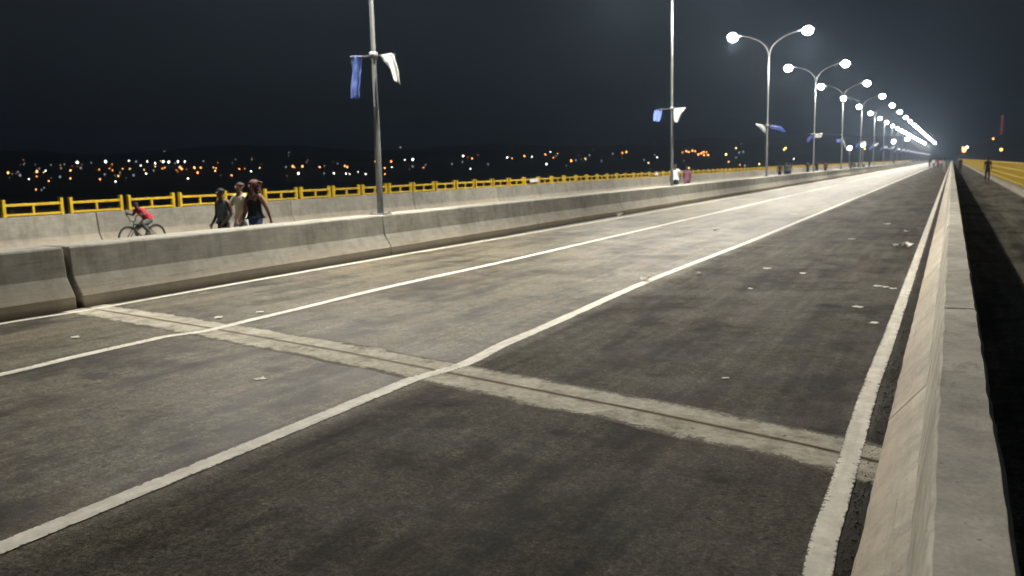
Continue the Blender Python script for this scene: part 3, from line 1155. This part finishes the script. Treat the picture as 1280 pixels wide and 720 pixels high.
def make_person(loc, face, height, J, skin, shirt, trousers, label, hair='short', hairmat=None, sleeves='short', legs='long',
                female=False, heavy=1.0, detail=True, group='people out on the bridge at night', shoe=True, skirt=False, strap=False):
    k = height / 1.70
    root = empty('person', loc, face)
    tag(root, label, 'person', group)
    J = {n: v * k for n, v in J.items()}
    hv = heavy
    o = []
    idx = {}
    def nd(n, r):
        idx[n] = len(o)
        o.append((J[n], tuple(x * k for x in r) if isinstance(r, tuple) else r * k))
    nd('pelvis', (.135 * hv, .105 * hv)); nd('belly', (.125 * hv, .098 * hv)); nd('chest', (.140 * hv, .105 * hv)); nd('collar', (.085, .075)); nd('neck', .050)
    nd('jaw', (.056, .060)); nd('skull', (.078, .094)); nd('top', (.055, .066))
    for s in 'LR':
        nd('sh' + s, .058 * hv); nd('el' + s, .040 * hv); nd('wr' + s, .026)
        idx['ha' + s] = len(o)
        d = (J['wr' + s] - J['el' + s]).normalized()
        o.append((J['wr' + s] + d * .065 * k, (.036 * k, .020 * k)))
        nd('hip' + s, .088 * hv); nd('kn' + s, .056 * hv); nd('an' + s, .036); nd('to' + s, .032)
    E_ = [('pelvis', 'belly'), ('belly', 'chest'), ('chest', 'collar'), ('collar', 'neck'), ('neck', 'jaw'), ('jaw', 'skull'), ('skull', 'top')]
    for s in 'LR':
        E_ += [('collar', 'sh' + s), ('sh' + s, 'el' + s), ('el' + s, 'wr' + s), ('wr' + s, 'ha' + s), ('pelvis', 'hip' + s), ('hip' + s, 'kn' + s), ('kn' + s, 'an' + s), ('an' + s, 'to' + s)]
    body = grow('body', o, [(idx[a], idx[b]) for a, b in E_], 2 if detail else 1)
    body.materials.append(skin)
    body.materials.append(EYE_M)
    body.materials.append(BLACKHAIR)
    hd = (J['top'] - J['jaw']).normalized()
    fw = Vector((0, 1, 0))
    fw = (fw - hd * fw.dot(hd)).normalized()
    sd = hd.cross(fw)
    sk = J['skull']
    if detail:
        g = MB()
        nb_ = sk + fw * .088 * k - hd * .012 * k
        g.tube([nb_, nb_ + fw * .014 * k - hd * .030 * k, nb_ + fw * .022 * k - hd * .040 * k, nb_ + fw * .004 * k - hd * .050 * k], [.008 * k, .012 * k, .014 * k, .009 * k], 8)
        mo = J['jaw'] + fw * .052 * k + hd * .002 * k
        g.tube([mo - sd * .022 * k, mo + fw * .008 * k, mo + sd * .022 * k], [.005 * k, .009 * k, .005 * k], 6)
        for s in (-1, 1):
            g.ball(sk + sd * (s * .080 * k) - hd * .02 * k - fw * .005 * k, (.010 * k, .020 * k, .030 * k), 8, 6)
        for s, a, b in ((-1, 'elL', 'wrL'), (1, 'elR', 'wrR')):
            hand_mb(g, J[b], J[a], s, k)
        merge(body, g, 0)
        g = MB()
        for s in (-1, 1):
            g.ball(sk + sd * (s * .031 * k) + fw * .080 * k - hd * .010 * k, (.011 * k, .008 * k, .007 * k), 8, 6)
        merge(body, g, 1)
        g = MB()
        for s in (-1, 1):
            g.ball(sk + sd * (s * .031 * k) + fw * .0875 * k - hd * .010 * k, (.005 * k, .004 * k, .005 * k), 6, 4)
            e = sk + sd * (s * .031 * k) + fw * .086 * k + hd * .010 * k
            g.tube([e - sd * .016 * k, e + hd * .003 * k, e + sd * .016 * k], .003 * k, 5)
        merge(body, g, 2)
    link('body', body, None, root)
    # shirt
    def sub_grow(name, ns, es, mat):
        li = list(ns)
        nodes = [(Vector(ns[n][0]), ns[n][1]) for n in li]
        me = grow(name, nodes, [(li.index(a), li.index(b)) for a, b in es], 2 if detail else 1)
        link(name, me, mat, root)
    def rr(*a):
        return tuple(x * k for x in a)
    ns = {'belly': (J['belly'], rr(.145 * hv, .115 * hv)), 'hem': (J['pelvis'] + Vector((0, 0, .02 * k)), rr(.150 * hv, .120 * hv)), 'chest': (J['chest'], rr(.152 * hv, .118 * hv)),
          'collar': (J['collar'] - (J['collar'] - J['chest']) * .12, rr(.092, .080))}
    es = [('belly', 'hem'), ('belly', 'chest'), ('chest', 'collar')]
    for s in 'LR':
        if sleeves == 'none':
            if not strap:
                ns['sh' + s] = (J['collar'].lerp(J['sh' + s], .75), .056 * k)
                es.append(('collar', 'sh' + s))
            continue
        ns['sh' + s] = (J['sh' + s], .068 * k * hv)
        es.append(('collar', 'sh' + s))
        f_ = .62 if sleeves == 'short' else 1.0
        ns['el' + s] = (J['sh' + s].lerp(J['el' + s], f_), .060 * k * hv)
        es.append(('sh' + s, 'el' + s))
        if sleeves == 'long':
            ns['wr' + s] = (J['el' + s].lerp(J['wr' + s], .93), .040 * k)
            es.append(('el' + s, 'wr' + s))
    sub_grow('shirt' if not strap else 'vest_top', ns, es, shirt)
    if strap:
        g = MB()
        for s in 'LR':
            a = J['chest'].lerp(J['sh' + s], .55)
            b = J['collar'].lerp(J['sh' + s], .5)
            g.tube([a + Vector((0, .115 * k, 0)), b + Vector((0, .04 * k, .055 * k)), b + Vector((0, -.05 * k, .05 * k)), a + Vector((0, -.12 * k, 0))], .011 * k, 6)
        g.build('strap', shirt, root)
    # legs
    tw = (J['belly'] - J['pelvis'])
    ns = {'waist': (J['pelvis'] + tw * .75, rr(.138 * hv, .110 * hv)), 'pelvis': (J['pelvis'] - tw * .05, rr(.150 * hv, .122 * hv))}
    es = [('waist', 'pelvis')]
    for s in 'LR':
        ns['hip' + s] = (J['hip' + s].lerp(J['kn' + s], .22), .094 * k * hv)
        e = {'long': 1.0, 'shorts': .75, 'mini': .45}[legs]
        ns['kn' + s] = (J['hip' + s].lerp(J['kn' + s], max(e, .6)), (.070 if e == 1 else .084) * k * hv)
        es += [('pelvis', 'hip' + s), ('hip' + s, 'kn' + s)]
        if legs == 'long':
            ns['an' + s] = (J['kn' + s].lerp(J['an' + s], .93), .052 * k)
            es.append(('kn' + s, 'an' + s))
    sub_grow('trousers' if legs == 'long' else 'shorts', ns, es, trousers)
    for s in 'LR':
        ns = {'a': (J['an' + s] - Vector((0, .03 * k, .04 * k)), rr(.042, .042)), 'b': (J['an' + s].lerp(J['to' + s], .5) - Vector((0, 0, .025 * k)), rr(.044, .036)), 'c': (J['to' + s] + Vector((0, .02 * k, 0)), rr(.040, .028))}
        sub_grow('shoe', ns, [('a', 'b'), ('b', 'c')], SHOE)
    # hair
    hm = hairmat or BLACKHAIR
    g = MB()
    def crop(d):
        return 1 + .05 * n1(d.x * 5, d.y * 5, d.z * 5)
    if hair == 'short':
        c = sk + hd * .030 * k - fw * .016 * k
        g.ball(c, (.086 * k, .098 * k, .072 * k), 16, 10, crop)
    else:
        def curl(d):
            return 1 + .16 * n1(d.x * 4, d.y * 4, d.z * 4) + .08 * n1(d.x * 11, d.y * 11, d.z * 11)
        c = sk + hd * .028 * k - fw * .030 * k
        g.ball(c, (.125 * k, .122 * k, .100 * k), 30, 20, curl)
        g.ball(c - hd * .12 * k - fw * .055 * k, (.135 * k, .085 * k, .165 * k), 30, 20, curl)
        for q in range(60):
            a_, h_ = random.uniform(0, 2 * PI), random.uniform(-.24, .06)
            if math.cos(a_) > .55 and h_ < -.02:
                continue
            g.ball(c + sd * (math.sin(a_) * .125 * k) + fw * (math.cos(a_) * .105 * k - .02 * k) + hd * h_ * k, random.uniform(.016, .034) * k, 7, 5, curl)
    g.build('hair', hm, root)
    return root

LEFT = PI                       # facing back along the bridge, towards the picture's left
# the three walkers just behind the median barrier
Jb = pose('walk', 1)
for n in ('jaw', 'skull', 'top'):
    Jb[n] += Vector((0, .035, -.01))
Jb['elL'] = Vector((-.22, -.02, 1.13)); Jb['wrL'] = Vector((-.14, .16, .93))
Jb['elR'] = Vector((.22, -.03, 1.12)); Jb['wrR'] = Vector((.17, .17, .92))
p = on_x(278, 250, -12.1)
make_person((p.x, p.y, 0), LEFT, 1.49, Jb, SKIN, fabric('grey_blue_vest', (.12, .15, .17)), fabric('dark_grey_shorts', (.045, .04, .042)),
            'boy in a sleeveless grey vest walking ahead of the two women', sleeves='none', legs='shorts')
Jw = pose('walk', -1, True)
Jw['elR'] = Vector((.24, .12, 1.14)); Jw['wrR'] = Vector((.20, .33, 1.02))
p = on_x(301, 250, -12.35)
make_person((p.x, p.y, 0), LEFT, 1.575, Jw, SKIN_L, fabric('cream_top', (.86, .81, .64)), fabric('pale_denim', (.75, .80, .84)),
            'woman in cream top and pale jeans between the boy and the red haired woman', sleeves='short', legs='long', hair='short', hairmat=plain('brown_hair', (.04, .022, .015), .7, .3, 0, .3, 40), female=True)
Jk = pose('walk', 1, True)
Jk['elL'] = Vector((-.235, -.11, 1.11)); Jk['wrL'] = Vector((-.22, -.20, .90))
p = on_x(318, 250, -11.9)
make_person((p.x, p.y, 0), LEFT, 1.60, Jk, SKIN_L, fabric('black_top', (.012, .012, .014)), fabric('blue_denim', (.045, .075, .17)),
            'woman with reddish curly hair in a black strappy top and blue denim shorts', sleeves='none', strap=True, legs='shorts', hair='long', hairmat=REDHAIR, female=True, heavy=1.13)

# the boy on the bicycle
BX = -17.0
fwh = on_x(160, 290, BX)
BY = fwh.y + .39
WR = .315
bike = empty('bicycle', (BX, BY, 0), PI)
bike.scale = (.9, .87, .93)
tag(bike, 'small dark bicycle ridden by the boy in red behind the median barrier', 'bicycle')
RUB = plain('tyre_rubber', (.015, .015, .015), .8)
def wheel(yc):
    w = empty('wheel')
    w.parent = bike
    MB().ring((0, yc, WR), WR - .024, .024, n=36, m=8).build('tyre', RUB, w)
    MB().ring((0, yc, WR), WR - .055, .010, n=36, m=6).build('rim', M['galv'], w)
    g = MB()
    for i in range(18):
        a = 2 * PI * i / 18
        g.tube([(.02 * (-1) ** i, yc, WR), (0, yc + (WR - .06) * math.cos(a), WR + (WR - .06) * math.sin(a))], .0022, 4)
    g.tube([(-.05, yc, WR), (.05, yc, WR)], .022, 10)
    g.build('spokes', M['galv'], w)
wheel(.45)
wheel(-.45)
FRM = plain('bicycle_frame_paint', (.03, .03, .035), .4)
g = MB()
bb, st, hb, ht = (0, -.06, .29), (0, -.20, .60), (0, .28, .54), (0, .25, .66)
for a, b, r in ((bb, st, .016), (bb, hb, .019), (st, ht, .016), (hb, ht, .02)):
    g.tube([a, b], r, 10)
for s in (-1, 1):
    g.tube([(s * .02, -.06, .29), (s * .055, -.45, WR)], .010, 8)
    g.tube([(s * .02, -.20, .58), (s * .055, -.45, WR)], .009, 8)
g.build('frame', FRM, bike)
g = MB()
g.tube([(0, .25, .66), (0, .285, .535)], .017, 8)
for s in (-1, 1):
    g.tube([(0, .29, .53), (s * .055, .30, .50), (s * .055, .45, WR)], .012, 8)
g.build('fork', FRM, bike)
g = MB()
g.tube([(0, .245, .66), (0, .255, .74)], .014, 8)
for s in (-1, 1):
    g.tube([(0, .255, .73), (s * .10, .28, .75), (s * .16, .29, .88), (s * .30, .23, .90)], .012, 8)
    g.tube([(s * .20, .27, .895), (s * .31, .225, .902)], .018, 8)
g.tube([(.16, .30, .86), (.17, .34, 1.06)], .010, 8)
g.build('handlebar', M['darksteel'], bike)
g = MB()
g.tube([(0, -.20, .58), (0, -.225, .67)], .013, 8)
g.ball((0, -.24, .69), (.075, .13, .028), 14, 8, lambda d: 1 - .35 * max(0, d.y))
g.build('saddle', RUB, bike)
g = MB()
g.ring((.03, -.06, .29), .075, .006, n=24, m=6)
g.tube([(.04, -.06, .29), (.06, .06, .20)], .010, 8)
g.tube([(-.04, -.06, .29), (-.06, -.18, .38)], .010, 8)
for a in ((.11, .06, .20), (-.11, -.18, .38)):
    g.bbox((a[0] - .045, a[1] - .035, a[2] - .012), (a[0] + .045, a[1] + .035, a[2] + .012), .004)
g.build('crank', M['darksteel'], bike)
# rider: the body bends forward from the saddle to the bars
kk = 1.30 / 1.70
def v(x, y_, z):
    return Vector((x, y_, z)) / kk
Jc = dict(pelvis=v(0, -.23, .76), belly=v(0, -.15, .85), chest=v(0, -.03, .96), collar=v(0, .06, 1.03), neck=v(0, .10, 1.065),
          jaw=v(0, .145, 1.085), skull=v(0, .15, 1.145), top=v(0, .145, 1.19),
          shL=v(-.13, .055, 1.01), shR=v(.13, .055, 1.01), hipL=v(-.065, -.22, .73), hipR=v(.065, -.22, .73),
          knL=v(-.10, .08, .66), knR=v(.10, .14, .52), anL=v(-.11, -.16, .43), anR=v(.11, .05, .26), toL=v(-.11, -.05, .41), toR=v(.11, .16, .235),
          elL=v(-.225, .06, .885), elR=v(.225, .06, .885), wrL=v(-.275, .155, .915), wrR=v(.275, .155, .915))
make_person((BX, BY, 0), PI, 1.30, Jc, SKIN, fabric('red_shirt', (.55, .035, .06)), fabric('grey_trousers', (.10, .11, .11)),
            'boy in a red shirt and grey trousers riding the small bicycle bent forward', legs='long', sleeves='short', heavy=1.18).scale = (.9, .87, .93)

# people further off
def walker(px, X, h, face, ph, shirt, trous, label, skin=SKIN, hair='short', legs='long', sleeves='short', kind='walk', heavy=1.0, Y=None):
    if Y is None:
        Y = on_x(px, 205, X).y
    return make_person((X, Y, 0), face, h, pose(kind, ph), skin, shirt, trous, label, hair=hair, legs=legs, sleeves=sleeves, heavy=heavy, detail=False)
fb = fabric
walker(844.5, -12.2, 1.76, LEFT, 1, fb('white_shirt', (.68, .72, .76)), fb('black_trousers', (.015, .015, .017)), 'man in a white shirt and black trousers just right of the second lamp post')
walker(859, -12.4, 1.66, LEFT, -1, fb('mauve_dress_cloth', (.22, .10, .15)), fb('mauve_skirt_cloth', (.20, .09, .14)), 'person in mauve clothes beside the man in white by the second lamp post', legs='shorts', heavy=1.12)
walker(975, -13.4, 1.62, 0, 1, fb('brown_shirt', (.06, .04, .03)), fb('black_trousers', 0), 'dark brown clad figure right of the third lamp post, left of the teal pair')
walker(983, -13.2, 1.70, 0, -1, fb('teal_shirt', (.03, .055, .06)), fb('dark_teal_trousers', (.02, .03, .035)), 'dark teal clad figure, left one of the pair right of the third lamp post', heavy=1.1)
walker(987.5, -13.9, 1.66, 0, 1, fb('teal_shirt', 0), fb('black_trousers', 0), 'dark teal clad figure, right one of the pair right of the third lamp post')
walker(1010, -14.6, 1.72, LEFT, 1, fb('black_shirt', (.014, .014, .016)), fb('black_trousers', 0), 'black clad figure just left of the fourth lamp post')
walker(1021, -14.6, 1.74, LEFT, -1, fb('black_shirt', 0), fb('navy_trousers', (.015, .02, .04)), 'black clad figure just right of the fourth lamp post')
walker(1032, -13.2, 1.68, 0, 1, fb('dark_red_shirt', (.04, .014, .012)), fb('black_trousers', 0), 'lone dark figure between the fourth and fifth lamp posts')
walker(1064, -13.0, 1.66, 0, 1, fb('teal_shirt', 0), fb('dark_teal_trousers', 0), 'teal clad figure under the leftmost floodlight, left one of three', heavy=1.1)
walker(1068, -13.4, 1.70, 0, -1, fb('grey_shirt', (.09, .10, .11)), fb('navy_trousers', 0), 'grey shirted figure under the leftmost floodlight, middle one of three')
walker(1073, -13.2, 1.64, 0, 1, fb('teal_shirt', 0), fb('black_trousers', 0), 'teal clad figure right one of three under the leftmost floodlight')
walker(1080, -13.0, 1.78, LEFT, 1, fb('pale_grey_shirt', (.35, .36, .36)), fb('black_trousers', 0), 'pale shirted figure with black trousers under the second floodlight')
walker(1087, -13.6, 1.70, LEFT, -1, fb('black_shirt', 0), fb('black_trousers', 0), 'black clad figure just right of the pale shirted one under the floodlights')
walker(1117, -13.5, 1.68, 0, 1, fb('navy_shirt', (.02, .03, .06)), fb('black_trousers', 0), 'dark navy figure under the large low floodlight')
walker(1134, -13.0, 1.70, LEFT, 1, fb('white_shirt', 0), fb('grey_trousers', 0), 'small white shirted figure left of two others at the far left walkway end')
walker(1144, -13.0, 1.72, LEFT, -1, fb('white_shirt', 0), fb('navy_trousers', 0), 'small white shirted figure, middle one at the far left walkway end')
walker(1148.5, -13.2, 1.66, LEFT, 1, fb('white_shirt', 0), fb('black_trousers', 0), 'small white shirted figure, right one at the far left walkway end')
walker(0, -3.6, 1.70, LEFT, 1, fb('black_shirt', 0), fb('black_trousers', 0), 'black clad person walking down the road, leftmost of the group', Y=172)
walker(0, -2.75, 1.78, LEFT, -1, fb('white_shirt', 0), fb('black_trousers', 0), 'person in a white shirt and black trousers in the road group', Y=163)
walker(0, -2.35, 1.72, LEFT, 1, fb('bright_red_shirt', (.55, .05, .05)), fb('navy_trousers', 0), 'person in a bright red shirt in the road group', Y=178)
walker(0, -1.75, 1.66, LEFT, -1, fb('pale_pink_shirt', (.60, .36, .36)), fb('grey_trousers', 0), 'person in a pale pink shirt, rightmost of the road group', Y=168)
walker(0, -.72, 1.74, LEFT, 1, fb('pale_grey_shirt', 0), fb('beige_trousers', (.28, .25, .20)), 'person in pale clothes walking along the right roadside barrier', Y=104)
walker(0, .95, 1.76, LEFT, 1, fb('black_shirt', 0), fb('black_trousers', 0), 'dark figure on the walkway close behind the right roadside barrier', Y=118)
Y_ = on_x(1235, 205, 2.3).y
walker(0, 2.3, 1.74, LEFT, 1, fb('black_shirt', 0), fb('black_trousers', 0), 'dark figure walking along the yellow fence on the right', Y=Y_)

# ------------------------------------------------------------------ litter on the road
SCRAPS = [(805, 351, .17, 'crumpled white paper lying on the middle lane line'),
          (874, 344, .10, 'white paper scrap just right of the crumpled paper on the lane line'),
          (959, 336, .12, 'flat white scrap in the right lane, left of centre'),
          (1004, 342, .11, 'white scrap in the right lane beside the flat one'),
          (992, 268, .25, 'larger pale scrap far off beside the middle lane line'),
          (1065, 299, .12, 'pale scrap in the middle of the right lane far off'),
          (1132, 309, .22, 'upright white scrap near the right edge line'),
          (1120, 308, .11, 'small white scrap left of the upright one near the edge line'),
          (1109, 280, .16, 'pale scrap far up the right lane near the edge line'),
          (1073, 384, .11, 'white scrap in the right lane below the row of torn bits'),
          (1092, 404, .09, 'small white scrap nearest the right edge line'),
          (1097, 358, .10, 'torn white bit, left one of the row by the edge line'),
          (1107, 359, .09, 'torn white bit, middle one of the row by the edge line'),
          (1116, 361, .09, 'torn white bit, right one of the row by the edge line'),
          (895, 288, .16, 'faint pale scrap in the middle lane beyond the crumpled paper'),
          (773, 270, .26, 'upright white scrap at the foot of the median barrier'),
          (938, 361, .06, 'tiny white scrap in the right lane below the flat ones'),
          (907, 473, .05, 'tiny white speck of paper in the right lane before the joint'),
          (273, 398, .11, 'white scrap left of the upper lane line near the joint'),
          (325, 391, .09, 'white scrap just above the joint, between the left lane lines'),
          (94, 422, .10, 'white scrap in the left lane at the picture edge'),
          (325, 474, .09, 'pale scrap in the middle lane below the joint'),
          (1133, 290, .10, 'small pale scrap just behind the upright white one')]
for i, (px, py, s, lab) in enumerate(SCRAPS):
    p = on_z(px, py)
    N = 8
    vs, fs = [], []
    up_ = 'upright' in lab or 'crumpled' in lab
    for a in range(N + 1):
        for b in range(N + 1):
            u, w = a / N - .5, b / N - .5
            x, y = u * s, w * s * .8
            e = n1(u * 2.2 + i * 3.1, w * 2.2, i) 
            z = abs(n1(u * 3.4 + i * 5.3, w * 3.4, 2 + i)) * s * (.5 if up_ else .12) + abs(u) * s * (.35 if up_ else .05)
            vs.append((x * (1 + .5 * e), y * (1 + .5 * e), z + .004))
    for a in range(N):
        for b in range(N):
            k = a * (N + 1) + b
            fs.append((k, k + N + 1, k + N + 2, k + 1))
    o = link('paper_scrap', mesh_of('paper_scrap', vs, fs), M['paper'], None, (p.x, p.y, .001 if up_ else 0))
    o.rotation_euler = (0, 0, i * 1.7)
    if 'lane line' in lab:
        o.location.z = .007
    m = o.modifiers.new('thick', 'SOLIDIFY')
    m.thickness = .002
    tag(o, lab, 'paper scrap', 'paper scraps littering the road')

# white cloths tied to the railing
for (px, py, lab) in ((668, 227, 'white cloth tied along the yellow railing between the first two lamp posts'),
                      (821, 217, 'white cloth tied along the yellow railing just left of the second lamp post')):
    p = on_x(px, py, -18.98)
    strip('cloth_strip', [(-19.01, p.y - .5, 1.17), (-18.99, p.y - .5, .98)], [(-19.01, p.y + .5, 1.17), (-18.99, p.y + .52, 1.0)], M['white_cloth'], lab, None, 8, 10, .02)['category'] = 'cloth'

# grit swept into the gutters
rg = random.Random(5)
g = MB()
for i in range(2200):
    if i < 1700:
        y = 2.4 + rg.random() ** 1.6 * 24
        x = -.30 - abs(rg.gauss(0, .045))
    else:
        y = 5 + rg.random() ** 1.3 * 25
        x = -10.17 + abs(rg.gauss(0, .05))
    r = rg.uniform(.0015, .0045) if i % 9 else rg.uniform(.004, .009)
    g.ball((x, y, r * .5), (r, r * rg.uniform(.6, 1.2), r * .7), 5, 3)
tag(g.build('gutter_grit', M['grit']), 'loose grit and dirt swept against the barrier feet', 'grit', None, 'stuff')

# ------------------------------------------------------------------ night sky
w = bpy.data.worlds.new('World')
sc.world = w
w.use_nodes = True
nt = w.node_tree
bg = nt.nodes['Background']
tc = nt.nodes.new('ShaderNodeTexCoord')
sx = nt.nodes.new('ShaderNodeSeparateXYZ')
nt.links.new(tc.outputs['Generated'], sx.inputs[0])
rp = nt.nodes.new('ShaderNodeValToRGB')
el = rp.color_ramp.elements
el[0].position = 0.0
el[0].color = (.0020, .0027, .0040, 1)
el[1].position = .45
el[1].color = (.0180, .0225, .0280, 1)
e2 = el.new(.12)
e2.color = (.0080, .0104, .0136, 1)
ad = nt.nodes.new('ShaderNodeMath')
ad.operation = 'ABSOLUTE'
nt.links.new(sx.outputs['Z'], ad.inputs[0])
nt.links.new(ad.outputs[0], rp.inputs['Fac'])
nt.links.new(rp.outputs['Color'], bg.inputs['Color'])
bg.inputs['Strength'].default_value = 1.0

# ------------------------------------------------------------------ night haze lit by the lamps
HAZE = .00036
if HAZE:
    hz = MB().box((-2200, -2200, -17), (2200, 2200, 120)).build('haze', None)
    hm = bpy.data.materials.new('night_haze')
    hm.use_nodes = True
    t = hm.node_tree
    t.nodes.remove(t.nodes['Principled BSDF'])
    pv = t.nodes.new('ShaderNodeVolumePrincipled')
    pv.inputs['Color'].default_value = (.58, .76, 1.0, 1)
    pv.inputs['Density'].default_value = HAZE
    pv.inputs['Anisotropy'].default_value = .74
    t.links.new(pv.outputs['Volume'], t.nodes['Material Output'].inputs['Volume'])
    hz.data.materials.append(hm)
    hz['kind'] = 'stuff'
